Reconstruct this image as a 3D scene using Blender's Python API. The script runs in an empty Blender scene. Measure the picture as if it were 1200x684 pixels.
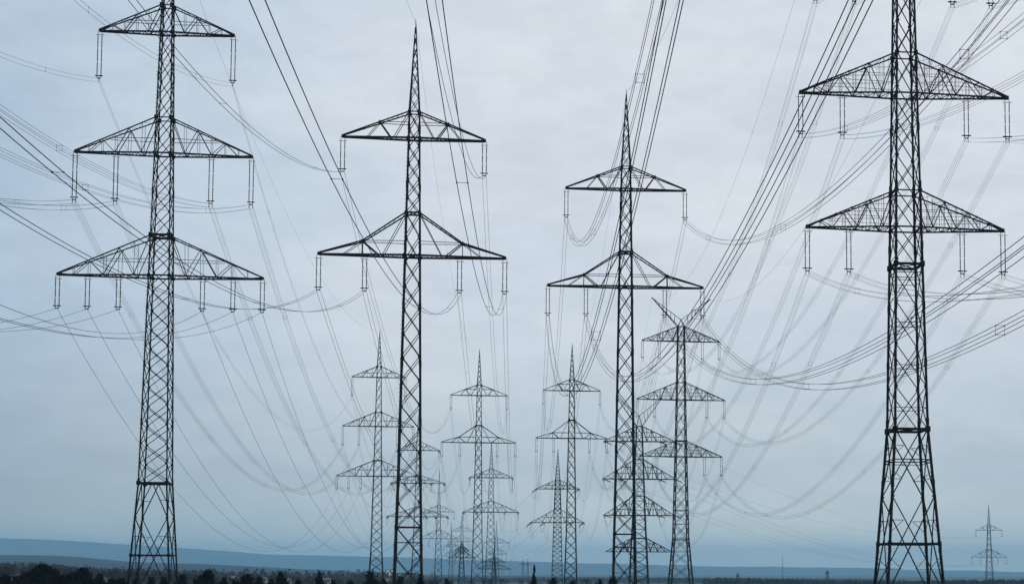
import bpy, math, random
from mathutils import Vector, Matrix, noise
R = math.radians
random.seed(7)
S = bpy.context.scene

# ------------------------------------------------------------ camera
cam = bpy.data.cameras.new('camera'); camo = bpy.data.objects.new('camera', cam)
S.collection.objects.link(camo); S.camera = camo
F, PX, PY, PITCH, ROLL = 1728.3, 747.6, 551.8, 3.906, 0.204
cam.sensor_width = 36; cam.lens = 36 * F / 1200
cam.shift_x = (600 - PX) / 1200; cam.shift_y = (PY - 342) / 1200
cam.clip_start = 0.5; cam.clip_end = 40000
camo.matrix_world = Matrix.Translation((0, 0, 5)) @ Matrix.Rotation(R(90 + PITCH), 4, 'X') @ Matrix.Rotation(R(ROLL), 4, 'Z')
S.render.resolution_x, S.render.resolution_y = 1024, 583
S.view_settings.view_transform = 'Standard'; S.view_settings.look = 'None'
S.view_settings.exposure = 0.0; S.view_settings.gamma = 1

# ------------------------------------------------------------ sky (overcast, blue-grey, darker low on the left)
SUN_EL, SUN_ROT = 38, 150
W = bpy.data.worlds.new('World'); S.world = W; W.use_nodes = True
nt = W.node_tree; N = nt.nodes; L = nt.links
N.clear()
def nd(t, **k):
    n = N.new(t)
    for a, b in k.items(): setattr(n, a, b)
    return n
def mrange(src, a, b, c=0., d=1., smooth=True):
    n = nd('ShaderNodeMapRange'); n.interpolation_type = 'SMOOTHSTEP' if smooth else 'LINEAR'
    n.inputs['From Min'].default_value = a; n.inputs['From Max'].default_value = b
    n.inputs['To Min'].default_value = c; n.inputs['To Max'].default_value = d
    L.new(src, n.inputs['Value']); return n.outputs[0]
def mixc(fac, a, b, mode='MIX'):
    n = nd('ShaderNodeMix', data_type='RGBA', blend_type=mode)
    if isinstance(fac, float): n.inputs[0].default_value = fac
    else: L.new(fac, n.inputs[0])
    for i, v in ((6, a), (7, b)):
        if isinstance(v, tuple): n.inputs[i].default_value = (*v, 1)
        else: L.new(v, n.inputs[i])
    return n.outputs[2]
out = nd('ShaderNodeOutputWorld'); tc = nd('ShaderNodeTexCoord')
sky = nd('ShaderNodeTexSky', sky_type='NISHITA', sun_disc=False)
sky.sun_elevation = R(SUN_EL); sky.sun_rotation = R(SUN_ROT)
bg1 = nd('ShaderNodeBackground'); bg1.inputs[1].default_value = 0.06; L.new(sky.outputs[0], bg1.inputs[0])
sep = nd('ShaderNodeSeparateXYZ'); L.new(tc.outputs['Generated'], sep.inputs[0])
el = mrange(sep.outputs['Z'], 0.02, 0.19)
az = mrange(sep.outputs['X'], -0.55, -0.08)
low = mixc(az, (0.330, 0.400, 0.470), (0.600, 0.655, 0.690))
hor = mixc(az, (0.44, 0.50, 0.50), (0.96, 1.0, 0.92))
low = mixc(mrange(sep.outputs['Z'], 0.0, 0.075), hor, low)
high = mixc(az, (0.400, 0.530, 0.670), (0.730, 0.770, 0.835))
base = mixc(el, low, high)
mp = nd('ShaderNodeMapping'); mp.inputs['Scale'].default_value = (1.0, 1.0, 2.6); mp.inputs['Rotation'].default_value = (0, R(8), 0)
L.new(tc.outputs['Generated'], mp.inputs[0])
n1 = nd('ShaderNodeTexNoise'); n1.inputs['Scale'].default_value = 5.5; n1.inputs['Detail'].default_value = 7
n1.inputs['Roughness'].default_value = 0.55; n1.inputs['Distortion'].default_value = 0.4; L.new(mp.outputs[0], n1.inputs['Vector'])
n2 = nd('ShaderNodeTexNoise'); n2.inputs['Scale'].default_value = 22; n2.inputs['Detail'].default_value = 8
n2.inputs['Roughness'].default_value = 0.62; L.new(mp.outputs[0], n2.inputs['Vector'])
c1 = mrange(n1.outputs['Fac'], 0.34, 0.68)
dark = mixc(1.0, base, (0.91, 0.945, 0.965), 'MULTIPLY')
lite = mixc(1.0, base, (1.035, 1.035, 1.02), 'MULTIPLY')
cloud = mixc(c1, dark, lite)
c2 = mrange(n2.outputs['Fac'], 0.35, 0.65, 0.965, 1.03)
cmb = nd('ShaderNodeCombineColor'); [L.new(c2, cmb.inputs[i]) for i in range(3)]
cloud = mixc(1.0, cloud, cmb.outputs[0], 'MULTIPLY')
bg2 = nd('ShaderNodeBackground'); bg2.inputs[1].default_value = 1.05; L.new(cloud, bg2.inputs[0])
mx = nd('ShaderNodeMixShader'); mx.inputs[0].default_value = 0.94
L.new(bg1.outputs[0], mx.inputs[1]); L.new(bg2.outputs[0], mx.inputs[2]); L.new(mx.outputs[0], out.inputs[0])

sun = bpy.data.lights.new('sun', 'SUN'); sun.energy = 0.5; sun.angle = R(14); sun.color = (1, 0.96, 0.9)
so = bpy.data.objects.new('sun', sun); S.collection.objects.link(so)
so.rotation_euler = (R(90 - SUN_EL), 0, R(180 - SUN_ROT))

# ------------------------------------------------------------ helpers
COL = S.collection
def sstep(a, b, x):
    t = min(1, max(0, (x - a) / (b - a))); return t * t * (3 - 2 * t)
def ground_z(x, y):
    d = max(0, y)
    z = -3 * sstep(250, 650, d) - 5 * sstep(650, 1600, d)
    if d > 240: z += 0.5 * sstep(240, 500, d) * math.sin(x * .011 + 1) * math.sin(d * .007)
    return z
MATS = {}
def mat(name, col, rough=0.7, metal=0.0, var=0.0, scale=3.0, spec=0.5, col2=None):
    if name in MATS: return MATS[name]
    m = bpy.data.materials.new(name); m.use_nodes = True; t = m.node_tree
    b = t.nodes['Principled BSDF']
    b.inputs['Base Color'].default_value = (*col, 1); b.inputs['Roughness'].default_value = rough
    b.inputs['Metallic'].default_value = metal; b.inputs['Specular IOR Level'].default_value = spec
    if var or col2:
        tcn = t.nodes.new('ShaderNodeTexCoord'); nz = t.nodes.new('ShaderNodeTexNoise')
        nz.inputs['Scale'].default_value = scale; nz.inputs['Detail'].default_value = 6
        t.links.new(tcn.outputs['Object'], nz.inputs['Vector'])
        rp = t.nodes.new('ShaderNodeValToRGB'); rp.color_ramp.elements[0].position = .35; rp.color_ramp.elements[1].position = .65
        a = tuple(c * (1 - var) for c in col); bb = col2 or tuple(min(1, c * (1 + var)) for c in col)
        rp.color_ramp.elements[0].color = (*a, 1); rp.color_ramp.elements[1].color = (*bb, 1)
        t.links.new(nz.outputs['Fac'], rp.inputs[0]); t.links.new(rp.outputs[0], b.inputs['Base Color'])
    MATS[name] = m; return m
STEEL = mat('weathered_dark_steel', (0.012, 0.013, 0.013), 0.8, 0, .35, 1.5, .12)
PORC = mat('brown_porcelain', (0.018, 0.014, 0.013), 0.5, 0, .2, 6, .25)
ALU = mat('dull_conductor', (0.030, 0.032, 0.034), 0.75, 0, .2, 2, .15)

class MB:
    def __init__(s): s.v = []; s.f = []
    def bar(s, p, q, w, w2=None):
        p = Vector(p); q = Vector(q); d = q - p
        if d.length < 1e-4: return
        d.normalize(); a = d.cross(Vector((0, 0, 1)))
        if a.length < .05: a = Vector((1, 0, 0))
        a.normalize(); b = d.cross(a); w2 = w if w2 is None else w2
        i = len(s.v)
        for c, h in ((p, w / 2), (q, w2 / 2)):
            for sa, sb in ((-1, -1), (1, -1), (1, 1), (-1, 1)): s.v.append(c + a * h * sa + b * h * sb)
        for k in range(4): s.f.append((i + k, i + (k + 1) % 4, i + 4 + (k + 1) % 4, i + 4 + k))
        s.f += [(i + 3, i + 2, i + 1, i), (i + 4, i + 5, i + 6, i + 7)]
    def box(s, c, sx, sy, sz):
        i = len(s.v); c = Vector(c)
        for z in (-1, 1):
            for x, y in ((-1, -1), (1, -1), (1, 1), (-1, 1)): s.v.append(c + Vector((x * sx / 2, y * sy / 2, z * sz / 2)))
        for k in range(4): s.f.append((i + k, i + (k + 1) % 4, i + 4 + (k + 1) % 4, i + 4 + k))
        s.f += [(i + 3, i + 2, i + 1, i), (i + 4, i + 5, i + 6, i + 7)]
    def tube(s, pts, r, n=4):
        i0 = len(s.v); m = len(pts)
        for j, p in enumerate(pts):
            d = (pts[min(j + 1, m - 1)] - pts[max(j - 1, 0)]).normalized()
            a = d.cross(Vector((0, 0, 1)))
            if a.length < .05: a = Vector((1, 0, 0))
            a.normalize(); b = d.cross(a); rr = r[j] if isinstance(r, list) else r
            for k in range(n):
                t = 2 * math.pi * (k + .5) / n; s.v.append(p + a * math.cos(t) * rr + b * math.sin(t) * rr)
        for j in range(m - 1):
            for k in range(n):
                s.f.append((i0 + j * n + k, i0 + j * n + (k + 1) % n, i0 + (j + 1) * n + (k + 1) % n, i0 + (j + 1) * n + k))
        s.f.append(tuple(i0 + k for k in reversed(range(n)))); s.f.append(tuple(i0 + (m - 1) * n + k for k in range(n)))
    def mesh(s, name, m):
        me = bpy.data.meshes.new(name); me.from_pydata([tuple(v) for v in s.v], [], s.f)
        me.materials.append(m); me.update(); return me
    def build(s, name, m, parent=None): return link(name, s.mesh(name, m), parent)
def link(name, me, parent=None):
    o = bpy.data.objects.new(name, me); COL.objects.link(o)
    if parent: o.parent = parent
    return o
def tag(o, label, cat, group=None):
    o['label'] = label; o['category'] = cat
    if group: o['group'] = group
    return o
def thing(name, loc, label, cat, group=None, rz=0):
    o = bpy.data.objects.new(name, None); COL.objects.link(o); o.location = loc; o.rotation_euler.z = rz
    o.empty_display_size = .5
    return tag(o, label, cat, group)
def structure(name, mb, m):
    o = mb.build(name, m); o['kind'] = 'structure'; return o

# ------------------------------------------------------------ ground, hills
def axis(vals):
    r = []
    for a, b, n in vals: r += [a + (b - a) * i / n for i in range(n)]
    return r + [vals[-1][1]]
xs = axis([(-12000, -2000, 12), (-2000, 2000, 60), (2000, 12000, 12)])
ys = axis([(-2000, 0, 8), (0, 1600, 50), (1600, 12000, 26)])
g = MB()
for y in ys:
    for x in xs: g.v.append(Vector((x, y, ground_z(x, y))))
nx = len(xs)
for j in range(len(ys) - 1):
    for i in range(nx - 1): g.f.append((j * nx + i, j * nx + i + 1, (j + 1) * nx + i + 1, (j + 1) * nx + i))
FIELD = mat('winter_field', (0.045, 0.048, 0.026), .95, 0, .3, .02, .1, (0.075, 0.062, 0.040))
structure('ground', g, FIELD)

def interp(tab, x):
    if x <= tab[0][0]: return tab[0][1]
    for (a, b), (c, d) in zip(tab, tab[1:]):
        if x <= c: return b + (d - b) * (x - a) / (c - a)
    return tab[-1][1]
def hills(name, D, depth, tab, rough, m, nA, base=-12):
    """heightfield ridge at distance D; tab: tan(bearing) -> crest height in metres"""
    mb = MB(); nR = 26; t0, t1 = -0.75, 0.62
    for j in range(nR + 1):
        y = D - depth + 2 * depth * j / nR
        prof = math.cos(math.pi / 2 * (y - D) / depth) ** 1.2 if abs(y - D) < depth else 0
        for i in range(nA + 1):
            t = t0 + (t1 - t0) * i / nA; x = t * D
            h = interp(tab, t)
            n_ = noise.fractal(Vector((x / 900, y / 900, D * .01)), 1.0, 2.1, 4) * rough * 1.6
            n_ += noise.fractal(Vector((x / 90, y / 160, 3)), 1.0, 2.2, 4) * rough * .35
            mb.v.append(Vector((x, y, base + max(0, h - base + n_) * prof)))
    for j in range(nR):
        for i in range(nA): k = j * (nA + 1) + i; mb.f.append((k, k + 1, k + nA + 2, k + nA + 1))
    return structure(name, mb, m)
FOREST = mat('distant_forest', (0.004, 0.009, 0.010), .95, 0, .3, .01, .1)
hills('hills_near', 3100, 800, [(-0.75, 41.3), (-0.43, 35.1), (-0.388, 34.2), (-0.345, 24.5), (-0.296, 20.1), (-0.23, 9.4), (-0.154, -1.0), (-0.09, -3.5), (0, -6), (0.06, -8.5), (0.12, -11.5), (0.62, -11.5)], 2.5, FOREST, 700)
hills('hills_far', 10000, 1400, [(-0.75, 242.8), (-0.43, 213.5), (-0.363, 191.6), (-0.247, 118.4), (-0.154, 97.7), (-0.085, 77.0), (-0.028, 59.9), (0.06, 46.3), (0.146, 37.7), (0.18, 23.1), (0.222, 25.7), (0.262, 11.1), (0.35, 30.6), (0.62, 47.7)], 7, FOREST, 500)

# ------------------------------------------------------------ haze
hz = MB(); hz.box((0, 5300, 95), 26000, 15400, 222)
HM = bpy.data.materials.new('haze_air'); HM.use_nodes = True; t = HM.node_tree; t.nodes.clear()
ho = t.nodes.new('ShaderNodeOutputMaterial'); hv = t.nodes.new('ShaderNodeVolumePrincipled')
hv.inputs['Color'].default_value = (0.41, 0.75, 1.0, 1); hv.inputs['Density'].default_value = 0.00016
hv.inputs['Anisotropy'].default_value = 0.0
t.links.new(hv.outputs[0], ho.inputs['Volume'])
hzo = hz.build('haze', HM); hzo['kind'] = 'stuff'; hzo['label'] = 'thin blue haze hanging over the plain'
S.cycles.volume_bounces = 2; S.cycles.volume_step_rate = 5

# ------------------------------------------------------------ insulators
_ins = {}
def ins_mesh(Lh, sep=.21, tick=.2):
    k = (round(Lh, 1), sep, tick)
    if k in _ins: return _ins[k]
    mb = MB(); y0 = 0
    for sx in (-sep, sep):
        mb.bar((sx, 0, .05), (sx, 0, -.35), .05)
        z = -.32; pts = []; rr = []; end = -Lh + .25; n = max(6, int((abs(end) - .32) / .16))
        for i in range(n):
            za = z + (end - z) * i / n; zb = z + (end - z) * (i + .5) / n
            pts += [Vector((sx, 0, za)), Vector((sx, 0, zb))]; rr += [.03, .072] if i % max(4, n // 3) else [.03, .03]
        mb.tube(pts, rr, 6)
        mb.bar((sx - tick, 0, -.38), (sx + tick, 0, -.38), .05)
        mb.bar((sx - tick, 0, end + .02), (sx + tick, 0, end + .02), .10)
        mb.bar((sx, -tick, end + .02), (sx, tick, end + .02), .06)
        mb.bar((sx, 0, end), (sx * .75, 0, -Lh), .06)
    mb.bar((-sep, 0, -Lh), (sep, 0, -Lh), .09)
    me = mb.mesh('insulator_string', PORC); _ins[k] = me; return me

# ------------------------------------------------------------ lattice towers
def hwf(prof, z): return interp(prof, z)
def pylon(key, label, X, Y, th, prof, panels, arms, tip=None, horns=None, belts=(), w=.16, wb=.075, style='fine', group=None, susp=True, special=()):
    """prof: (world z, half width) rising; panels: (z_top,z_bottom,pitch); arms: dict(h,al,ch,fr,il,kink)"""
    gz = ground_z(X, Y)
    o = thing('lattice_pylon', (X, Y, gz), label, 'pylon', group, R(th))
    loc = lambda x, y, z: Vector((x, y, z - gz))
    P = lambda sx, sy, z: loc(sx * hwf(prof, z), sy * hwf(prof, z), z)
    ztop = prof[-1][0]; zs = [p[0] for p in prof]
    zs[0] = gz
    for sx in (-1, 1):
        for sy in (-1, 1):
            mb = MB()
            for a, b in zip(zs, zs[1:]):
                wa = w * (1.0 if a < 30 else .85)
                mb.bar(P(sx, sy, a), P(sx, sy, b), wa)
            mb.box(P(sx, sy, gz) + Vector((0, 0, .15)), .9, .9, .5)
            if key in 'ABCD':
                z = 3.0; zt_ = ztop
                while z < zt_:                     # step bolts on one leg, splice plates on all
                    if sx == -1 and sy == -1: mb.bar(P(sx, sy, z), P(sx, sy, z) + Vector((-.20, 0, 0)), .03)
                    z += .45
                for z in [zz for zz in (7.5, 14.3, 20.8, 27.0, 33.1, 39.5, 46.0, 52.3, 58.8) if zz < ztop]:
                    q_ = P(sx, sy, z); mb.box(q_, w * 1.25, w * 1.25, .8)
            mb.build('leg', STEEL, o)
    faces = (((-1, -1), (1, -1)), ((-1, 1), (1, 1)), ((-1, -1), (-1, 1)), ((1, -1), (1, 1)))
    mb = MB()
    for (zt, zb, pitch, kind) in panels:
        n = max(1, round((zt - zb) / pitch))
        for i in range(n):
            a = zt - (zt - zb) * i / n; b = zt - (zt - zb) * (i + 1) / n; m_ = (a + b) / 2
            for fi, (c, d) in enumerate(faces):
                if kind == 'V':      # inverted V
                    mid = (P(*c, a) + P(*d, a)) / 2
                    mb.bar(mid, P(*c, b), wb * 1.3); mb.bar(mid, P(*d, b), wb * 1.3)
                    q1 = (mid + P(*c, b)) / 2; q2 = (mid + P(*d, b)) / 2
                    mb.bar(q1, P(*c, m_), wb * .8); mb.bar(q2, P(*d, m_), wb * .8)
                elif kind in ('X', 'XH', 'XR'):
                    k = 1.3 if kind == 'XR' else 1
                    mb.bar(P(*c, a), P(*d, b), wb * k); mb.bar(P(*d, a), P(*c, b), wb * k)
                    if kind == 'XH': mb.bar(P(*c, m_), P(*d, m_), wb * .7)
                    if kind == 'XR':
                        ctr = (P(*c, a) + P(*d, b) + P(*d, a) + P(*c, b)) / 4
                        for (u, v) in ((c, d), (d, c)):
                            for (e, s_) in ((a, 1), (b, -1)):
                                q = P(*u, e).lerp(ctr, .5); zq = q.z + gz
                                mb.bar(q, P(*u, zq), wb * .7)
                                mb.bar(q, P(*u, (zq + m_) / 2 if e == a else (zq + m_) / 2), wb * .6)
                                mb.bar(P(*u, m_), ctr.lerp(P(*u, m_), .0), wb * .8)
                elif kind == 'Z':
                    if (i + fi) % 2: mb.bar(P(*c, a), P(*d, b), wb)
                    else: mb.bar(P(*d, a), P(*c, b), wb)
                elif kind == 'ZX':
                    mb.bar(P(*c, a), P(*d, b), wb); mb.bar(P(*d, a), P(*c, b), wb)
                    mb.bar(P(*c, b), P(*d, b), wb * .8)
    if key in 'ABCD':
        for (zt, zb, pitch, kind) in panels:
            n = max(1, round((zt - zb) / pitch))
            for i in range(n + 1):
                z = zt - (zt - zb) * i / n
                for sx in (-1, 1):
                    for sy in (-1, 1): mb.box(P(sx, sy, z) + Vector((-sx * .09, 0, 0)), w + .07, w * 1.1, .16 + .08 * ((i * 7) % 3 == 0))
                if kind != 'V' and i < n:
                    zc_ = zt - (zt - zb) * (i + .5) / n
                    for sy in (-1, 1): mb.box(loc(0, sy * hwf(prof, zc_), zc_), .16, .10, .16)
    mb.build('lattice', STEEL, o)
    if belts:
        for z, bw in belts:
            mb = MB()
            for c, d in faces: mb.bar(P(*c, z), P(*d, z), bw)
            if bw > .12:
                for c, d in faces: mb.box(P(*c, z), bw * 1.8, bw * 1.8, bw * 2.2)
                mb.bar(P(-1, -1, z), P(1, 1, z), wb); mb.bar(P(-1, 1, z), P(1, -1, z), wb)
            mb.build('belt', STEEL, o)
    for ai, A in enumerate(arms):
        h, al, ch = A['h'], A['al'], A['ch']; mb = MB()
        wbot, wcap = hwf(prof, h), hwf(prof, ch)
        cb = A.get('cb', .15); ct = A.get('ct', .11); np_ = A.get('n', 6)
        for c, d in faces:
            mb.bar(P(*c, ch), P(*d, ch), ct * .9); mb.bar(P(*c, h), P(*d, h), cb)
        for s in (-1, 1):
            td = .13
            def bot(f, sy): # f 0 at body .. 1 at tip
                return loc(s * (wbot + (al - wbot) * f), sy * (wbot + (td - wbot) * f), h)
            kf = A.get('kink')
            def top(f, sy):
                if kf:
                    f0, z0 = kf
                    if f < f0: t_ = f / f0; zz = ch + (z0 - ch) * t_
                    else: t_ = (f - f0) / (1 - f0); zz = z0 + (h + .18 - z0) * t_
                else: zz = ch + (h + .18 - ch) * f
                xx = wcap + (al - wcap) * f; yy = wcap + (td - wcap) * f
                return loc(s * xx, sy * yy, zz)
            for sy in (-1, 1):
                mb.bar(bot(0, sy), bot(1, sy), cb)
                if kf: mb.bar(top(0, sy), top(kf[0], sy), ct); mb.bar(top(kf[0], sy), top(1, sy), ct)
                else: mb.bar(top(0, sy), top(1, sy), ct)
                mb.box(top(0, sy), A.get('gus', .3), .12, A.get('gus', .3) * 1.1); mb.box(bot(0, sy), .34, .14, .34)
                st = A.get('style', 'fine')
                if st == 'simple':        # one node on the top chord, W web
                    f0 = kf[0] if kf else .44
                    nd_ = top(f0, sy); zn = nd_.z
                    # rail from node to the body
                    zb_ = zn + gz
                    mb.bar(nd_, loc(s * hwf(prof, zb_), sy * hwf(prof, zb_), zb_), wb * .8)
                    mb.bar(nd_, bot(f0 * .60, sy), wb * 1.4)
                    mb.bar(top(0, sy), bot(f0 * .52, sy), wb * .9)
                    mb.bar(nd_, bot(min(.8, f0 * 1.45), sy), wb * .8)
                    if kf: mb.bar(nd_, bot(f0, sy), wb)
                    mb.box(nd_, .26, .12, .26)
                else:
                    # webs: verticals with diagonals
                    fs = [i / np_ for i in range(np_)]
                    for i, f in enumerate(fs):
                        fn = (i + 1) / np_; fm = (i + .5) / np_
                        if i: mb.bar(top(f, sy), bot(f, sy), wb * .55)
                        if i % 2 == 0: mb.bar(top(f, sy), bot(fn, sy), wb * (1.1 if i < 3 else .8))
                        else: mb.bar(bot(f, sy), top(fn, sy), wb * .9)
                    for rz in A.get('rails', (.42,)):
                        zr = h + (ch - h) * rz; fr_ = 1 - rz - .02
                        a_ = loc(s * hwf(prof, zr), sy * hwf(prof, zr), zr)
                        b_ = top(fr_, sy); b_.z = zr - gz
                        mb.bar(a_, b_, wb * (.75 if st == 'fine' else .45))
                    if st == 'cage':
                        for i in range(1, 10):
                            f = i / 12; tp = top(f, sy); mb.bar(tp, bot(f, sy), wb * .25)
                        for i, f in enumerate((.3, .5, .68, .84)): mb.box(top(f, sy), .2, .12, .2)
            nb = np_ * 2
            for i in range(nb):
                a, b = i / nb, (i + 1) / nb; q = 1 if i % 2 else -1
                mb.bar(bot(a, -q), bot(b, q), wb * .8); mb.bar(bot(b, -1), bot(b, 1), wb * .7)
                mb.bar(top(a, q), top(min(1, b), -q), wb * .4)
            mb.box(loc(s * al, 0, h + .08), .3 if w > .13 else .24, .4, .36 if w > .2 else .26)
        ao = mb.build('crossarm', STEEL, o)
        if susp:
            for fr in A['fr']:
                for s in (-1, 1):
                    io = link('insulator_string', ins_mesh(A['il'], A.get('sep', .21), A.get('tick', .2)), ao); io.location = (s * fr * al, 0, h - gz - .05)
                    if abs(fr) < 1:
                        mb2 = None
    if tip:
        mb = MB(); zc = ztop; w0 = hwf(prof, zc)
        q = lambda sx, sy, f: loc(sx * w0 * (1 - f) + sx * .04 * f, sy * w0 * (1 - f) + sy * .04 * f, zc + (tip - .6 - zc) * f)
        for sx in (-1, 1):
            for sy in (-1, 1): mb.bar(q(sx, sy, 0), q(sx, sy, 1), w * .8, .07)
        n = max(3, int((tip - zc) / 1.35)); f0 = 0
        for i in range(n):
            f0, f1 = 1 - (1 - i / n) ** 1.15, 1 - (1 - (i + 1) / n) ** 1.15
            for c, d in faces: mb.bar(q(*c, f0), q(*d, f1), wb * .75); mb.bar(q(*d, f0), q(*c, f1), wb * .75)
        mb.bar(q(1, 1, 1), loc(0, 0, tip), .10, .05); mb.bar(loc(0, 0, tip - .8), loc(0, 0, tip + .25), .06)
        mb.build('spire', STEEL, o)
    if horns:
        hx, hzz, az_ = horns; zc = ztop; w0 = hwf(prof, zc)
        mb = MB(); ap = loc(0, 0, az_)
        for sx in (-1, 1):
            for sy in (-1, 1): mb.bar(P(sx, sy, zc), ap, wb)
        mb.box(ap, .3, .3, .3); mb.build('peak', STEEL, o)
        for s in (-1, 1):
            mb = MB(); T_ = loc(s * hx, 0, hzz)
            a1, a2 = P(s, -1, zc), P(s, 1, zc)
            mb.bar(a1, T_, wb * 1.5); mb.bar(a2, T_, wb * 1.5); mb.bar(ap, T_, wb * 1.2)
            for i in range(1, 7):
                f = i / 7; f2 = (i + .5) / 7
                mb.bar(a1.lerp(T_, f), a2.lerp(T_, f), wb * .6); mb.bar(a1.lerp(T_, f), ap.lerp(T_, min(1, f2)), wb * .6)
                mb.bar(a2.lerp(T_, f), ap.lerp(T_, min(1, f2)), wb * .6)
            mb.box(T_, .3, .25, .3); mb.build('earth_wire_horn', STEEL, o)
    T = dict(key=key, X=X, Y=Y, th=th, arms=arms, tip=tip, horns=horns, gz=gz, obj=o, susp=susp)
    TW[key] = T; return T
TW = {}
def attach(T, arm, fr, dz=0):
    A = T['arms'][arm]; a = fr * A['al']; th = R(T['th'])
    drop = A['il'] + .05 if T['susp'] else 0
    return Vector((T['X'] + a * math.cos(th), T['Y'] + a * math.sin(th), A['h'] - drop + dz))
GRP = 'lattice power pylons'
GF = 'small distant lattice pylons'

def arm(h, al, ch, fr, il, **k): return dict(h=h, al=al, ch=ch, fr=fr, il=il, **k)
def armsA(h, a, c, s=1, **k):
    fr = [[1], [1, .54], [1, .71, .41]]; il = [5.2, 5.2, 3.6]
    return [arm(h[i], a[i], c[i], fr[i], il[i], n=(5, 6, 6)[i], rails=(.40,), gus=.42, **k) for i in range(3)]
pylon('A', 'tall three-armed pylon at far left, six insulators under its lowest arm', -51.83, 158.23, 5.66,
      [(0, 2.33), (3, 2.15), (14.3, 1.47), (41, 1.0), (66.8, .55)],
      [(66.8, 14.3, 2.12, 'X'), (14.3, 10.6, 3.7, 'V'), (10.6, 2.6, 8, 'XR'), (2.6, 0, 2.6, 'V')],
      armsA([63.7, 50.2, 36.72], [7.136, 9.374, 10.82], [66.73, 54.15, 41.09]), tip=76.7,
      belts=((14.3, .2), (6.6, .16), (41.2, .16)), w=.13, wb=.07, group=GRP)
def armsB(h, a, c, f=1):
    return [arm(h[0], a[0], c[0], [1], 3.7, style='simple', n=7, cb=.17, ct=.12),
            arm(h[1], a[1], c[1], [1, .51], 3.75, style='simple', n=9, kink=(.50, h[1] + 1.5), cb=.18, ct=.13)]
pylon('B', 'tall two-armed pylon left of centre with a long needle spire', -24.08, 155.07, 5.87,
      [(0, 1.55), (3.6, 1.43), (15, 1.15), (43, .713), (53.95, .53)],
      [(53.95, 43, 1.75, 'X'), (43, 9.6, 2.55, 'X'), (9.6, 0, 3.6, 'XH')],
      armsB([51.09, 38.39], [7.507, 9.804], [53.95, 43.0]), tip=63.9,
      belts=((9.6, .13), (43.0, .14), (38.39, .16)), w=.17, wb=.075, group=GRP)
pylon('C', 'two-armed pylon with needle spire right of centre, in front of horned pylons', -1.69, 187.78, 4.19,
      [(0, 1.52), (4.5, 1.4), (19, 1.13), (46, .762), (57.2, .563)],
      [(57.2, 46, 1.9, 'X'), (46, 9.8, 2.6, 'X'), (9.8, 0, 3.6, 'XH')],
      armsB([54.256, 41.541], [7.679, 9.96], [57.18, 46.07]), tip=67.2,
      belts=((9.8, .13), (46.0, .17), (41.54, .16)), w=.18, wb=.08, group=GRP)
def armsD(h, a, c, **k):
    fr = [[1, .56], [1, .6], [1, .58]]
    return [arm(h[i], a[i], c[i], fr[i], (4.3, 4.4, 4.6)[i], style='cage', n=7, rails=(.22, .42, .62), cb=.15, ct=.13, tick=.27, sep=.23, gus=.42, **k) for i in range(3)]
pylon('D', 'big heavy pylon at far right whose top runs out of the picture', 28.40, 154.94, 4.24,
      [(0, 3.2), (3.7, 2.92), (20.0, 1.73), (45.4, 1.276), (60.4, 1.03), (74.4, .8)],
      [(74.4, 60.4, 3.3, 'X'), (60.4, 38.0, 3.75, 'X'), (38.0, 20.0, 4.5, 'XH'), (20.0, 13.0, 7, 'XR'), (13.0, 2.9, 10, 'XR'), (2.9, 0, 3, 'V')],
      armsD([70.5, 55.97, 41.47], [9.6, 11.237, 10.577], [74.3, 60.37, 45.4]), horns=(7.8, 80.5, 76),
      belts=((20.0, .26), (37.5, .24), (16.8, .10), (8.05, .2), (36.6, .08)), w=.22, wb=.085, group=GRP)
# second row
pylon('A2', 'smaller three-armed pylon left of the needle-spired pylon, partly hidden behind it', -71.31, 403.05, 6.41,
      [(-3, 2.2), (10, 1.5), (34.9, 1.0), (61.1, .55)],
      [(61.1, 0, 2.4, 'X')],
      armsA([58.086, 44.548, 30.873], [7.23, 9.572, 10.978], [61.1, 48.5, 35.2]), tip=71.1, belts=((35.2, .2),), w=.16, wb=.09, group=GRP)
pylon('B2', 'smaller two-armed pylon with spire, centred behind the gap between two near ones', -42.81, 394.55, 5.45,
      [(-3, 1.75), (15, 1.15), (44.1, .713), (55.0, .53)], [(55.0, 0, 2.6, 'X')],
      armsB([52.166, 39.459], [7.513, 9.82], [55.0, 44.1]), tip=64.7, belts=((44.1, .2),), w=.2, wb=.11, group=GRP)
pylon('C2', 'smaller two-armed spired pylon just left of the near middle pylon', -17.63, 389.55, 5.70,
      [(-3, 1.75), (15, 1.25), (45.1, .75), (55.9, .56)], [(55.9, 0, 2.7, 'X')],
      armsB([52.926, 40.241], [7.487, 9.3], [55.9, 45.0]), tip=65.6, belts=((45.1, .25),), w=.2, wb=.11, group=GRP)
pylon('D2', 'three-armed pylon with two raised horns like a V, right of middle', 10.47, 359.62, 7.36,
      [(-3, 3.1), (12.9, 1.73), (36.7, 1.2), (65.2, .78)],
      [(65.2, 20, 3.6, 'X'), (20, 0, 3.4, 'ZX')],
      armsD([61.543, 47.091, 33.128], [9.538, 10.782, 10.108], [65.2, 51.4, 37.0]), horns=(7.15, 72.1, 66.9),
      belts=((12.9, .2), (37.0, .2), (20, .12)), w=.26, wb=.11, group=GRP)
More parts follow.
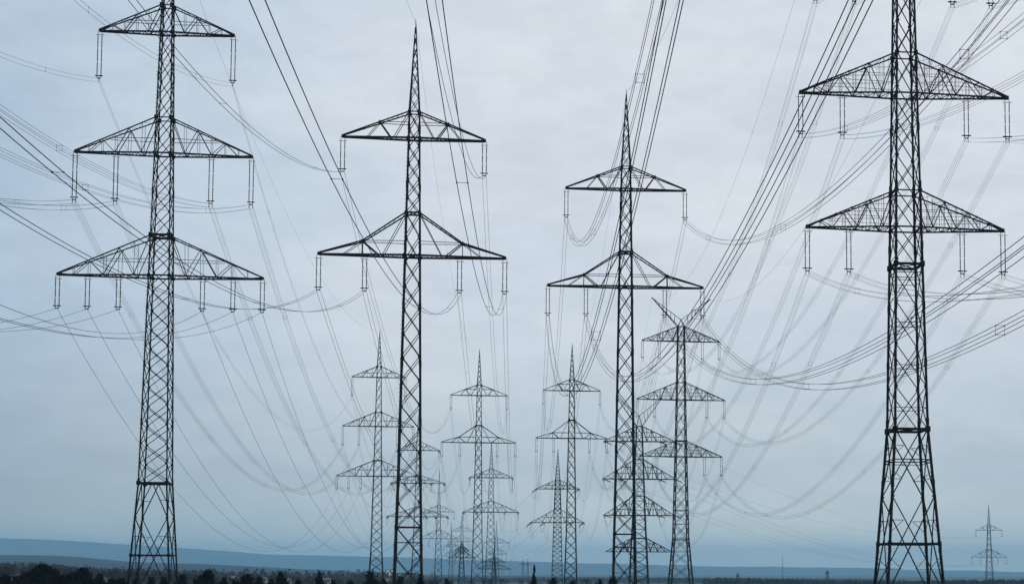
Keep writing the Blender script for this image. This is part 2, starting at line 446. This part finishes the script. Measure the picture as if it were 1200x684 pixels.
# third row: tension pylons
def short(h, a, c, fr, **k): return [arm(h[i], a[i], c[i], fr[i], 3.2, n=6, cb=.26, ct=.16, **k) for i in range(len(h))]
FA = [[1], [1, .5], [1, .6, .3]]
pylon('A3', 'faint three-armed angle pylon mostly hidden behind the left needle-spired pylon', -92.63, 620, 6.5,
      [(-5, 2.7), (10, 1.9), (31.5, 1.2), (59.6, .7)], [(59.6, 0, 3.0, 'X')],
      short([55.8, 41.9, 27.9], [8.7, 11.1, 12.6], [59.6, 45.3, 31.7], FA), tip=73.5, w=.24, wb=.13, group=GRP, susp=False)
pylon('B3', 'two-armed angle pylon with thick dark arms, overlapping the right of a taller one', -59.81, 600, 6,
      [(-5, 2.4), (10, 1.7), (33.1, 1.1), (46.4, .7)], [(46.4, 0, 2.8, 'X')],
      short([43.1, 29.1], [8.7, 11.1], [46.6, 33.4], [[1], [1, .5]]), tip=58.3, w=.24, wb=.13, group=GRP, susp=False)
pylon('C3', 'two-armed angle pylon with dense spire and slanting insulators, left of centre pair', -31.59, 580, 3,
      [(-5, 2.3), (10, 1.8), (29.3, 1.3), (41.1, .85)], [(41.1, 0, 1.9, 'ZX')],
      short([37.5, 24.3], [8.4, 10.3], [41.0, 29.3], [[1], [1, .5]]), tip=53.5, w=.32, wb=.15, group=GRP, susp=False)
pylon('D3', 'four-armed horned angle pylon tucked behind the near middle pylon', .43, 540, 2.5,
      [(-5, 3.7), (12.4, 2.9), (25.7, 2.2), (58.5, 1.0)], [(58.5, 0, 3.4, 'ZX')],
      [arm(52.8, 12.9, 58.4, [1], 3.2, n=7, cb=.3, ct=.2, rails=(.3, .6)), arm(39.0, 13.2, 46.2, [1, .55], 3.2, n=7, cb=.3, ct=.2, rails=(.3, .6)),
       arm(25.7, 12.8, 32.8, [1, .55], 3.2, n=7, cb=.3, ct=.2, rails=(.3, .6)), arm(12.4, 12.0, 17.4, [1], 3.2, n=7, cb=.25, ct=.2, rails=(.3, .6))],
      horns=(8.5, 69.2, 62.3), w=.32, wb=.15, group=GRP, susp=False)
# faint ones far behind
def far(key, label, X, Y, arms, tip, w0=.6, wB=2.0, il=3.5, k=None, th=5, lw=.3):
    tp = arms[0][0] + 3.2
    gz = ground_z(X, Y)
    A_ = [arm(h, al, h + (3.2 if i == 0 else 4.2), [1] if i == 0 else [1, .5], il, style='simple', n=5, cb=lw, ct=lw * .7, sep=.25, tick=.3) for i, (h, al) in enumerate(arms)]
    return pylon(key, label, X, Y, th, [(gz, wB), (tp, w0)], [(tp, gz + .3, 3.2, 'X')], A_, tip=tip, w=lw, wb=lw * .55, group=GF)
far('E', 'lone faint two-armed pylon at the right edge of the picture, above the low hills', 190.39, 800, [(28.2, 7.0), (13.7, 9.2)], 42.6, th=-4, lw=.16)
far('F1', 'faint two-armed pylon directly right of the left needle-spired pylon, thin spire', -97.17, 720, [(34.0, 7.4), (20.9, 9.3)], 55.0, lw=.2)
far('F2', 'very faint three-armed pylon left of centre, near the cluster at the horizon', -119.08, 1000, [(32.4, 7.0), (25.2, 8.6), (17.7, 8)], 44.9, lw=.2)
far('F3', 'tiny faint pylon leftmost in the cluster of distant pylons', -145.24, 1150, [(24.2, 6), (16.9, 7)], 42.9, lw=.22)
far('F4', 'low dark two-armed pylon with thick lower arm in the distant cluster', -107.17, 900, [(17.5, 4), (13.3, 8)], 24.2, lw=.5)
far('F5', 'faint two-armed pylon showing just right of the centre angle pylon', -90.91, 950, [(23.5, 8), (16.3, 6.5)], 37.5, lw=.22)
far('F6', 'low dark wide-armed pylon at the foot of the centre angle pylon', -97.14, 1000, [(11.5, 7), (6.8, 11)], 21.8, lw=.5)
far('F7', 'tiny bluish pylon on the horizon, left one of a close pair', -170.51, 2200, [(15.6, 6)], 24.4, lw=.45)
far('F8', 'tiny bluish pylon on the horizon, right one of a close pair', -163.52, 2200, [(15.6, 6)], 24.5, lw=.45)
far('F9', 'tiny pylon barely above the woodland right of the horned pylon', 128.69, 1900, [(0, 2.6)], 6.1, lw=.5)
far('F10', 'tiny pylon above the woodland left of the big right pylon', 243.9, 1900, [(4, 3)], 9.5, lw=.5)
mb = MB()
for a in range(3):
    an = 2 * math.pi * a / 3; mb.bar((math.cos(an) * 1.2, math.sin(an) * 1.2, 0), (math.cos(an) * .3, math.sin(an) * .3, 50), .5, .25)
for i in range(25):
    for a in range(3):
        an = 2 * math.pi * a / 3; an2 = 2 * math.pi * (a + 1) / 3; r1 = 1.2 - .9 * i / 25; r2 = 1.2 - .9 * (i + 1) / 25
        mb.bar((math.cos(an) * r1, math.sin(an) * r1, i * 2), (math.cos(an2) * r2, math.sin(an2) * r2, i * 2 + 2), .15)
mo = mb.build('radio_mast', STEEL); mo.location = (313.8, 3200, -8); tag(mo, 'tiny thin mast standing far off on the horizon left of the right pylon', 'mast')

# ------------------------------------------------------------ conductors
def cable_pts(P, Q, sag, n):
    return [P.lerp(Q, i / n) - Vector((0, 0, 4 * sag * (i / n) * (1 - i / n))) for i in range(n + 1)]
def bundle(P, Q, sag, kind, label, group, n=72, r=.021, nsp=5, sep=.21):
    o = thing('conductor_span', P, label, 'power line', group)
    pts = [p - P for p in cable_pts(P, Q, sag, n)]
    d = (Q - P); lat = Vector((d.y, -d.x, 0)).normalized()
    offs = {'single': [(0, 0)], 'v2': [(0, 0), (0, -2)], 'h2': [(-1, 0), (1, 0)], 'quad': [(-1, 0), (1, 0), (-1, -2), (1, -2)]}[kind]
    for a, b in offs:
        mb = MB(); mb.tube([p + lat * a * sep + Vector((0, 0, b * sep)) for p in pts], r, 4); mb.build('wire', ALU, o)
    if kind != 'single' and nsp:
        for k in range(1, nsp + 1):
            mb = MB()
            f = (k - .5) / nsp; j = f * n; i = int(j); p = pts[i].lerp(pts[min(n, i + 1)], j - i)
            cs = [p + lat * a * sep + Vector((0, 0, b * sep)) for a, b in offs]
            if kind == 'quad': prs = ((0, 1), (1, 3), (3, 2), (2, 0))
            else: prs = ((0, 1),)
            for u, v in prs: mb.bar(cs[u], cs[v], .015)
            for c in cs: mb.box(c, .05, .07, .05)
            mb.build('spacer', ALU, o)
        mb = MB()                                   # clamps hanging the wires from the yoke
        for a, b in offs: mb.bar(Vector((lat.x * a * sep * .6, lat.y * a * sep * .6, .06)), lat * a * sep + Vector((0, 0, b * sep)), .05)
        mb.build('clamp', STEEL, o)
    return o
def cname(fr, nfr):
    side = 'left' if fr < 0 else 'right'; a = abs(fr)
    if nfr == 1: return side + ' end'
    if a == 1: return 'outer ' + side
    if nfr == 3: return ('middle ' if a > .5 else 'inner ') + side
    return 'inner ' + side
ARM3 = ('top', 'middle', 'lowest'); ARM2 = ('top', 'lower')
NEAR = {
'A': {(0,-1):((-50.29,-5.97,58.79),12.64),(0,1):((-35.69,-4.64,58.70),12.78),(1,-1):((-52.93,-6.18,45.34),11.77),(1,-0.54):((-47.51,-5.78,44.74),12.85),
 (1,0.54):((-37.02,-4.84,46.00),9.82),(1,1):((-40.71,-4.44,41.25),11.58),(2,-1):((-55.14,-6.31,33.09),12.23),(2,-0.71):((-50.78,-6.02,33.06),12.35),
 (2,-0.41):((-47.60,-5.72,32.77),12.05),(2,0.41):((-30.71,-4.89,37.03),13.34),(2,0.71):((-36.67,-4.59,32.56),12.34),(2,1):((-35.95,-4.30,28.72),11.16)},
'B': {(0,-1):((-16.27,-47.79,47.83),14.69),(0,1):((-1.10,-45.60,47.03),15.68),(1,1):((0.84,-45.27,33.57),14.30),(1,0.51):((-3.70,-45.97,33.58),14.34),
 (1,-0.51):((-13.85,-47.43,33.17),14.25),(1,-1):((-17.66,-48.13,33.26),14.15)},
'C': {(0,-1):((9.40,-46.51,51.41),21.79),(0,1):((24.37,-53.59,51.58),21.68),(1,-1):((7.50,-45.46,41.81),23.18),(1,-0.52):((12.33,-47.66,39.51),21.12),
 (1,0.52):((22.38,-52.44,36.95),20.53),(1,1):((24.88,-54.65,36.89),21.01)},
'D': {(0,-1):((33.6,-73,66.4),16.9),(0,-.56):((38.6,-74.3,66),16.9),(0,.56):((51.5,-78.5,66),17.2),(0,1):((55.5,-80,66),17.2),
 (1,-1):((32.38,-72.58,51.13),16.88),(1,-0.6):((38.39,-74.22,50.24),16.84),(1,0.6):((51.72,-79.13,50.17),17.78),(1,1):((56.5,-80.2,50.2),17.8),
 (2,-1):((36.18,-72.82,35.29),17.11),(2,-0.58):((36.66,-74.44,36.3),17.17),(2,0.58):((49.03,-78.91,35.50),18.10),(2,1):((54.5,-80,35.5),18.1)}}
KIND = {'A': ('v2', 'quad', 'single'), 'B': ('h2', 'h2'), 'C': ('quad', 'quad'), 'D': ('quad', 'quad', 'quad')}
WORD = {'v2': 'twin wires', 'h2': 'twin wires', 'quad': 'four-wire bundle', 'single': 'single wire'}
PN = {'A': 'far left pylon', 'B': 'left needle-spired pylon', 'C': 'middle needle-spired pylon', 'D': 'far right pylon',
      'A2': 'smaller left three-armed pylon', 'B2': 'smaller centre-left spired pylon', 'C2': 'smaller centre spired pylon', 'D2': 'V-horned pylon'}
for k in 'ABCD':
    T = TW[k]; an = ARM3 if len(T['arms']) == 3 else ARM2
    for (a, fr), (Q, sag) in NEAR[k].items():
        for ff in T['arms'][a]['fr']:
            if abs(ff - abs(fr)) < .02: fr_ = math.copysign(ff, fr)
        kd = KIND[k][a]
        bundle(attach(T, a, fr_), Vector(Q), sag, kd, '%s sweeping toward the viewer from %s insulator of %s arm, %s' % (WORD[kd], cname(fr, len(T['arms'][a]['fr'])), an[a], PN[k]),
               'wires sweeping toward the viewer', n=96, nsp=5, r=.020 if kd == 'single' else (.018 if kd == 'h2' else (.016 if k == 'C' else .013)))
SAG2 = {'A': 21, 'B': 15, 'C': 15, 'D': 16.7}
for k in 'ABCD':
    T, U = TW[k], TW[k + '2']; an = ARM3 if len(T['arms']) == 3 else ARM2
    for a, A in enumerate(T['arms']):
        for ff in A['fr']:
            for s in (-1, 1):
                kd = KIND[k][a]
                bundle(attach(T, a, s * ff), attach(U, a, s * ff), SAG2[k] * (1 + .03 * math.sin(a * 3 + ff * 7)), kd,
                       '%s running back from %s insulator of %s arm, %s' % (WORD[kd], cname(s * ff, len(A['fr'])), an[a], PN[k]), 'wires running back between pylons', nsp=5, r=.020 if kd in ('single', 'h2') else .012)
# tension strings on the angle pylons, then the spans that reach them
def tension(T, a, fr, Pn, sag, span):
    """string from the arm towards Pn; returns its free end"""
    P = attach(T, a, fr); d = (Pn - P); d.z -= 4 * sag; d.normalize(); Ls = 4.4
    mb = MB(); lat = Vector((d.y, -d.x, 0)).normalized()
    for s in (-.25, .25):
        n = 14; pts = []; rr = []
        for i in range(n): pts += [P + lat * s + d * (.4 + (Ls - .6) * i / n), P + lat * s + d * (.4 + (Ls - .6) * (i + .5) / n)]; rr += [.07, .13]
        mb.tube(pts, rr, 6); mb.bar(P + lat * s * .5, P + lat * s + d * .4, .08)
    E_ = P + d * Ls; mb.bar(E_ + lat * .3, E_ - lat * .3, .12)
    inv = Matrix.Rotation(-R(T['th']), 4, 'Z') @ Matrix.Translation(-Vector((T['X'], T['Y'], T['gz'])))
    mb.v = [inv @ v for v in mb.v]; mb.build('tension_insulator', PORC, T['obj'])
    return E_
def jumper(T, E1, E2):
    mb = MB(); mb.tube([p for p in cable_pts(E1, E2, 3.0, 14)], .05, 4)
    inv = Matrix.Rotation(-R(T['th']), 4, 'Z') @ Matrix.Translation(-Vector((T['X'], T['Y'], T['gz'])))
    mb.v = [inv @ v for v in mb.v]; mb.build('jumper_cable', ALU, T['obj'])
NEXT = {'A3': 'F2', 'B3': 'F5', 'C3': 'F1', 'D3': 'E'}
for k in 'ABCD':
    U, V = TW[k + '2'], TW[k + '3']; G_ = TW[NEXT[k + '3']]; an = ARM3 if len(U['arms']) == 3 else ARM2
    for a, A in enumerate(U['arms']):
        fv = V['arms'][a]['fr']
        for i, ff in enumerate(A['fr']):
            for s in (-1, 1):
                P = attach(U, a, s * ff); fv_ = s * fv[min(i, len(fv) - 1)]
                if i >= len(fv): fv_ *= .6
                E1 = tension(V, a, fv_, P, 11, 200)
                kd = 'h2' if KIND[k][a] != 'single' else 'single'
                bundle(P, E1, 13, kd, 'faint wires running back from %s insulator of %s arm, %s' % (cname(s * ff, len(A['fr'])), an[a], PN[k + '2']), 'faint wires beyond the smaller pylons', n=40, nsp=3)
                ga = min(a, len(G_['arms']) - 1); gf = G_['arms'][ga]['fr']; gg = s * gf[min(i, len(gf) - 1)]
                Q = attach(G_, ga, gg) - Vector((0, 0, .2 * a))
                E2 = tension(V, a, fv_, Q, 9, 200)
                jumper(V, E1, E2)
                if i < len(gf) and a < len(G_['arms']):
                    bundle(E2, Q, 11, 'single', 'very faint wire beyond the %s, %s of its %s arm' % ({'A': 'hidden three-armed angle pylon', 'B': 'thick-armed angle pylon', 'C': 'dense-spired angle pylon', 'D': 'four-armed horned pylon'}[k], cname(s * ff, len(A['fr'])), an[a]),
                           'very faint wires toward the horizon', n=40, nsp=0, r=.025)
# earth wires
def top_pt(T, s=0):
    th = R(T['th'])
    if T['horns']: hx, z, _ = T['horns']; return Vector((T['X'] + s * hx * math.cos(th), T['Y'] + s * hx * math.sin(th), z))
    return Vector((T['X'], T['Y'], T['tip']))
for k, tgt, sg in (('A', (-43.5, -5.3, 77), 9), ('B', (-8.7, -46.7, 63), 10.5), ('C', (17, -50, 68), 17)):
    bundle(top_pt(TW[k]), Vector(tgt), sg, 'single', 'thin earth wire rising toward the viewer from the tip of the %s' % PN[k], 'thin earth wires', n=96, r=.012)
for s, nm_ in ((-1, 'left'), (1, 'right')):
    bundle(top_pt(TW['D'], s), Vector((44.6 + s * 7.5, -76.7 - s * 2, 79)), 14, 'single', 'thin earth wire toward the viewer from %s horn of the far right pylon' % nm_, 'thin earth wires', n=96, r=.012)
    bundle(top_pt(TW['D'], s), top_pt(TW['D2'], s), 14, 'single', 'thin earth wire between %s horns of far right pylon and V-horned pylon' % nm_, 'thin earth wires', n=96, r=.014)
    bundle(top_pt(TW['D2'], s), top_pt(TW['D3'], s), 9, 'single', 'thin earth wire running back from %s horn of the V-horned pylon' % nm_, 'thin earth wires', n=60, r=.014)
for k in 'ABC':
    bundle(top_pt(TW[k]), top_pt(TW[k + '2']), 12, 'single', 'thin earth wire running back from the spire tip of the %s' % PN[k], 'thin earth wires', n=96, r=.012)
    bundle(top_pt(TW[k + '2']), top_pt(TW[k + '3']), 8, 'single', 'thin earth wire running back from the spire tip of the %s' % PN[k + '2'], 'thin earth wires', n=60, r=.012)

# ------------------------------------------------------------ trees and bushes
BUSH = mat('dark_evergreen_leaves', (0.008, 0.009, 0.006), .9, 0, .45, 1.5, .05)
BARK = mat('bark', (0.026, 0.022, 0.018), .95, 0, .3, 4, .1)
TWIG = mat('winter_twigs', (0.038, 0.032, 0.028), .95, 0, .4, .4, .1, (0.062, 0.050, 0.044))
def quad(mb, c, s, rng):
    d = Vector((rng.gauss(0, 1), rng.gauss(0, 1), rng.gauss(0, 1))).normalized(); a = d.orthogonal().normalized(); b = d.cross(a)
    t = rng.random() * 6.28; a, b = a * math.cos(t) + b * math.sin(t), b * math.cos(t) - a * math.sin(t)
    i = len(mb.v); mb.v += [c - a * s, c + b * s * .55, c + a * s, c - b * s * .55]; mb.f.append((i, i + 1, i + 2, i + 3))
def bush_mesh(kind, seed, n=2600):
    """unit-height crown, about one unit wide"""
    rng = random.Random(seed); mb = MB(); cl = []
    for i in range(34):
        t = rng.random() ** .8
        if kind == 'cone': rad = .42 * (1 - t) ** .8 * (.75 + .5 * rng.random()) + .02
        elif kind == 'round': rad = .46 * math.sqrt(max(0, 1 - (t * 2 - .85) ** 2 / 1.35)) * (.5 + .5 * rng.random())
        elif kind == 'spire': rad = .30 * (1 - t) ** 1.4 + .015
        else: rad = .55 * (1 - t ** 2.4) * (.3 + .7 * rng.random())
        a = rng.random() * 6.28
        cl.append((Vector((rad * math.cos(a), rad * math.sin(a), .06 + .86 * t)), (.14 if kind != 'spire' else .08) * (1.15 - .6 * t)))
    for i in range(n):
        c, r_ = cl[rng.randrange(len(cl))]
        d = Vector((rng.gauss(0, 1), rng.gauss(0, 1), rng.gauss(0, 1.1))) * r_ * .62
        p = c + d; p.z = min(max(p.z, 0.01), 1.02)
        if kind in ('cone', 'spire'): # axis fill
            if i % 3 == 0: t = rng.random(); p = Vector((rng.gauss(0, .3) * .22 * (1 - t) + rng.gauss(0, .006), rng.gauss(0, .3) * .22 * (1 - t), t))
        quad(mb, p, .032 + .02 * rng.random(), rng)
    return mb.mesh('foliage', BUSH)
def stem_mesh():
    mb = MB()
    mb.bar((0, 0, -.05), (0.01, 0, .7), .05, .012)
    for i in range(5):
        a = i * 1.26; mb.bar((0, 0, .12 + .1 * i), (math.cos(a) * .25, math.sin(a) * .25, .4 + .1 * i), .02, .006)
    return mb.mesh('stem', BARK)
BM = {k: [bush_mesh(k, 10 * i + j) for j in range(2)] for i, k in enumerate(('cone', 'round', 'broad', 'spire'))}
STEM = stem_mesh()
HMm = math.tan(R(0))
def bush(name, x, y, h, wd, kind, label, group=None, v=0, cat='bush'):
    z = ground_z(x, y); o = thing(name, (x, y, z), label, cat, group, random.random() * 6)
    for nm_, me in (('foliage', BM[kind][v % 2]), ('stem', STEM)):
        c = link(nm_, me, o); c.scale = (wd, wd, h)
    return o
def at(px, py, Y):      # a point of the place, Y metres ahead, seen at that pixel of the photograph
    a, b = px - PX, py - PY; r_ = R(ROLL); p = R(PITCH)
    u = a * math.cos(r_) + b * math.sin(r_); v = -a * math.sin(r_) + b * math.cos(r_)
    k = Y / (math.cos(p) + v / F * math.sin(p))
    return u / F * k, (math.sin(p) - v / F * math.cos(p)) * k + 5
for i, (px, hw, ty, kind, Y, lab) in enumerate([
    (6, 15, 674, 'broad', 170, 'low dark bush at the very left edge of the picture'),
    (50, 24, 663.5, 'broad', 165, 'biggest dark bushy clump, near the left edge'),
    (30, 15, 671, 'round', 175, 'dark bush leaning on the left of the biggest clump'),
    (98, 17, 667.5, 'broad', 170, 'ragged dark bush with pointed tops left of the far left pylon'),
    (116, 13, 673, 'cone', 172, 'small pointed dark bush on the right of the ragged one'),
    (80, 11, 675, 'round', 178, 'small dark bush between the two big left clumps'),
    (143, 10, 678, 'round', 190, 'low dark bush just left of the foot of far left pylon'),
    (179, 9, 678, 'round', 150, 'low dark bush between the legs of the far left pylon, left one'),
    (193, 9, 677.5, 'broad', 150, 'low dark bush between the legs of the far left pylon, right one'),
    (215, 10, 674.5, 'round', 180, 'small dark bush just right of the far left pylon'),
    (245, 11, 668.8, 'round', 180, 'rounded dark bush, tallest one right of the far left pylon'),
    (263, 8, 678, 'broad', 185, 'tiny dark bush right of the tall rounded one'),
    (288, 15, 674, 'broad', 180, 'wide dark bush below the sagging wires'),
    (304, 9, 677, 'round', 185, 'small dark bush touching the wide bush on its right'),
    (330, 11, 671, 'cone', 180, 'pointed dark bush between the far left and smaller left pylon'),
    (374, 8.5, 670, 'cone', 180, 'narrow pointed dark bush standing alone left of smaller left pylon'),
    (390, 6, 680, 'round', 185, 'tiny dark bush right of the lone pointed one'),
    (432, 11, 671.5, 'round', 185, 'round dark bush at the foot of the smaller left pylon'),
    (449, 6, 679, 'round', 190, 'tiny dark bush right of the smaller left pylon'),
    (470, 8, 676.5, 'round', 190, 'small dark bush at left foot of left needle-spired pylon'),
    (493, 9, 674.5, 'cone', 140, 'dark pointed bush at right foot of left needle-spired pylon'),
    (522, 7, 679.5, 'round', 190, 'tiny dark bush right of left needle-spired pylon'),
    (626, 7, 675, 'cone', 200, 'small dark conical bush between centre pylons'),
    (649, 7, 678, 'round', 200, 'small dark bush at foot of dense-spired angle pylon'),
    (672, 6, 680.5, 'round', 200, 'tiny dark bush at foot of smaller centre spired pylon'),
    (702, 7, 680, 'round', 195, 'tiny dark bush left of middle needle-spired pylon'),
    (718, 10, 677, 'broad', 175, 'dark bush at left foot of middle needle-spired pylon'),
    (20, 13, 677, 'round', 160, 'low dark scrub just left of the biggest clump'),
    (70, 12, 675, 'round', 162, 'low dark scrub touching the right side of the biggest clump'),
    (130, 11, 679.5, 'broad', 165, 'low dark scrub between the ragged bush and the low one by the pylon'),
    (158, 11, 680.5, 'broad', 165, 'low dark scrub touching the left legs of far left pylon'),
    (230, 9, 680, 'broad', 170, 'low dark scrub left under the tall rounded bush'),
    (274, 9, 680.5, 'broad', 170, 'low dark scrub left under the wide bush'),
    (318, 8, 680, 'broad', 170, 'low dark scrub left under the pointed bush'),
    (350, 10, 681, 'broad', 175, 'low dark scrub midway between the two pointed bushes'),
    (40, 18, 669, 'round', 158, 'wide dark scrub filling the left half under the biggest clump'),
    (60, 16, 668, 'round', 168, 'wide dark scrub filling the right half under the biggest clump'),
    (88, 13, 672, 'round', 165, 'dark rounded scrub on the left flank of the ragged bush'),
    (410, 10, 681, 'broad', 175, 'low dark scrub left of the round bush at smaller left pylon')]):
    x, z = at(px, ty, Y); gz = ground_z(x, Y)
    bush('evergreen_bush', x, Y, (z - gz) / .98, hw * 2 * Y / F * {'broad': 1.5, 'round': 1.35}.get(kind, 1.1), kind, lab, 'dark evergreen bushes in front', i)
x, z = at(626, 661.5, 230); bush('conifer', x, 230, z - ground_z(x, 230), 2.0, 'spire', 'slender dark conifer with thin top above a bush between centre pylons', None, 0, 'tree')

# bare trees in a belt behind
def bare_tree(seed):
    rng = random.Random(seed); tr = MB(); cr = MB(); tips = []
    def grow(p, d, ln, r_, dep):
        q = p + d * ln; mbx = tr if dep < 2 else cr
        mbx.bar(p, q, r_ * 2, r_ * 1.3)
        if dep >= 4: tips.append(q); return
        for i in range(3 if dep else 4):
            nd_ = (d + Vector((rng.gauss(0, .48), rng.gauss(0, .48), rng.gauss(.12, .25)))).normalized()
            grow(p.lerp(q, .55 + .45 * rng.random()) if i else q, nd_, ln * (.62 + .2 * rng.random()), r_ * .6, dep + 1)
    grow(Vector((0, 0, 0)), Vector((0, 0, 1)), .30, .022, 0)
    for p in tips:
        for k in range(3):
            quad(cr, p + Vector((rng.gauss(0, .03), rng.gauss(0, .03), rng.gauss(0, .03))), .022, rng)
    zm = max(v.z for v in cr.v)
    for m_ in (tr, cr): m_.v = [v / zm for v in m_.v]
    return tr.mesh('trunk', BARK), cr.mesh('crown', TWIG)
BT = [bare_tree(40 + i) for i in range(5)]
rng = random.Random(5)
tops = [(-60, 656), (0, 657), (40, 656), (70, 660), (120, 662), (165, 664), (200, 668), (240, 671), (300, 671), (345, 673), (400, 676), (480, 677), (560, 676), (700, 677)]
for i in range(135):
    px = -50 + 560 * (i + rng.random()) / 118 if i < 118 else 510 + 200 * (i - 118 + rng.random()) / 17
    Y = 380 + 340 * rng.random(); ty = interp(tops, px) + abs(rng.gauss(0, 3.2)) - .5
    x, z = at(px, ty, Y); gz = ground_z(x, Y); h = max(3, z - gz)
    o = thing('bare_tree', (x, Y, gz), 'grey leafless tree in the belt of bare trees behind the dark bushes', 'tree', 'grey leafless trees in the belt behind the bushes', rng.random() * 6)
    a, b = BT[i % 5]; sc = h * (.8 + .5 * rng.random())
    for nm_, me in (('trunk', a), ('crown', b)):
        c = link(nm_, me, o); c.scale = (sc, sc, h)

# woodland masses
WOOD = mat('dark_woodland', (0.022, 0.022, 0.018), .95, 0, .4, .05, .1)
WOODB = mat('scrub_woodland', (0.040, 0.036, 0.028), .95, 0, .4, .05, .1)
def wood(label, x0, x1, y0, y1, n, hf, m, seed, leaf=1.1):
    rng = random.Random(seed); mb = MB()
    for i in range(n):
        x = x0 + (x1 - x0) * rng.random(); y = y0 + (y1 - y0) * rng.random(); gz = ground_z(x, y)
        h = hf(x, y) * (.72 + .45 * rng.random()); w_ = h * (.2 + .15 * rng.random())
        for k in range(22):
            t = .12 + .88 * rng.random(); rr = w_ * math.sqrt(max(.02, 1 - abs(t - .4) ** 1.4 * 2.0)); a = rng.random() * 6.28
            rr *= rng.random() ** .5
            quad(mb, Vector((x + rr * math.cos(a), y + rr * math.sin(a), gz + h * t)), leaf * (.7 + .7 * rng.random()), rng)
        mb.bar((x, y, gz), (x, y, gz + h * .7), .3, .12)
    o = mb.build('woodland', m); o['kind'] = 'stuff'; o['label'] = label; return o
wood('dark woodland strip along the bottom right horizon', 50, 420, 960, 1130, 1500, lambda x, y: 4.0 + .8 * math.sin(x * .03), WOOD, 3)
wood('hazy woodland across the plain in the middle', -420, 330, 1750, 2100, 1600, lambda x, y: 4.5, WOOD, 4, 1.4)
wood('brownish scrub and woodland behind the bare trees on the left', -900, -150, 800, 1150, 1900, lambda x, y: 8.5 + 3.5 * sstep(-250, -480, x), WOODB, 6, 1.0)

# ------------------------------------------------------------ houses among the trees
WALL = mat('white_render_wall', (0.72, 0.72, 0.70), .9, 0, .06, 2)
ROOF = mat('grey_tile_roof', (0.16, 0.15, 0.145), .85, 0, .2, 3)
GLASS = mat('dark_window', (0.03, 0.035, 0.04), .2)
def house(x, y, w_, d_, h, rh, rz, label):
    z = ground_z(x, y) - .1; o = thing('house', (x, y, z), label, 'house', None, rz)
    mb = MB(); mb.box((0, 0, h / 2), w_, d_, h)
    i = len(mb.v); mb.v += [Vector(v) for v in ((-w_ / 2, -d_ / 2, h + .004), (-w_ / 2, d_ / 2, h + .004), (-w_ / 2, 0, h + rh), (w_ / 2, -d_ / 2, h + .004), (w_ / 2, d_ / 2, h + .004), (w_ / 2, 0, h + rh))]
    mb.f += [(i, i + 2, i + 1), (i + 3, i + 4, i + 5)]; mb.build('wall', WALL, o)
    mb = MB(); e = .4
    for s in (-1, 1):
        a = [Vector((-w_ / 2 - e, s * (d_ / 2 + e), h - e * rh / (d_ / 2) + .05)), Vector((w_ / 2 + e, s * (d_ / 2 + e), h - e * rh / (d_ / 2) + .05)), Vector((w_ / 2 + e, 0, h + rh + .05)), Vector((-w_ / 2 - e, 0, h + rh + .05))]
        i = len(mb.v); mb.v += a + [v + Vector((0, 0, .15)) for v in a]
        mb.f += [(i, i + 1, i + 2, i + 3), (i + 7, i + 6, i + 5, i + 4)] + [(i + k, i + 4 + k, i + 4 + (k + 1) % 4, i + (k + 1) % 4) for k in range(4)]
    ro = mb.build('roof', ROOF, o)
    mb = MB(); mb.box((w_ * .2, 0, h + rh + .3), .6, .6, 1.3); mb.build('chimney', ROOF, ro)
    for k in range(max(2, int(w_ / 3))):
        mb = MB(); mb.box((-w_ / 2 + (k + .5) * w_ / max(2, int(w_ / 3)), -d_ / 2 - .01, h * .6), 1.0, .1, 1.2); mb.build('window', GLASS, o)
    mb = MB(); mb.box((0, -d_ / 2 - .01, 1.05), .9, .12, 2.0); mb.build('door', ROOF, o)
for px, ty, Y, w_, lab in [(24, 671.5, 700, 6.5, 'white house glimpsed behind bushes at the left edge, left of biggest clump'),
    (73, 679, 690, 4.5, 'small white house low between the two big left bush clumps'),
    (126, 679, 710, 5.5, 'white house low just left of the far left pylon'),
    (274, 674.5, 700, 5.5, 'bright white-walled house between the rounded bush and the wide bush'),
    (306, 676, 700, 5, 'white house behind the bushes between far left pylon and pointed bush'),
    (343, 679, 700, 4.5, 'small white house right of the pointed dark bush'),
    (382, 680, 720, 4.5, 'small white house right of the lone narrow bush'),
    (452, 679, 720, 4, 'narrow white house between smaller left and left needle-spired pylon')]:
    x, z = at(px, ty, Y); h = z - ground_z(x, Y) + .1
    house(x, Y, w_, 6, max(2.6, h - 1.6), 1.6, R(rng.uniform(-12, 12)), lab)
x, z = at(456, 666, 1500)
house(x, 1500, 6.5, 6, z - ground_z(x, 1500) - 1, 1.0, .1, 'tall pale building seen over the trees left of left needle-spired pylon')
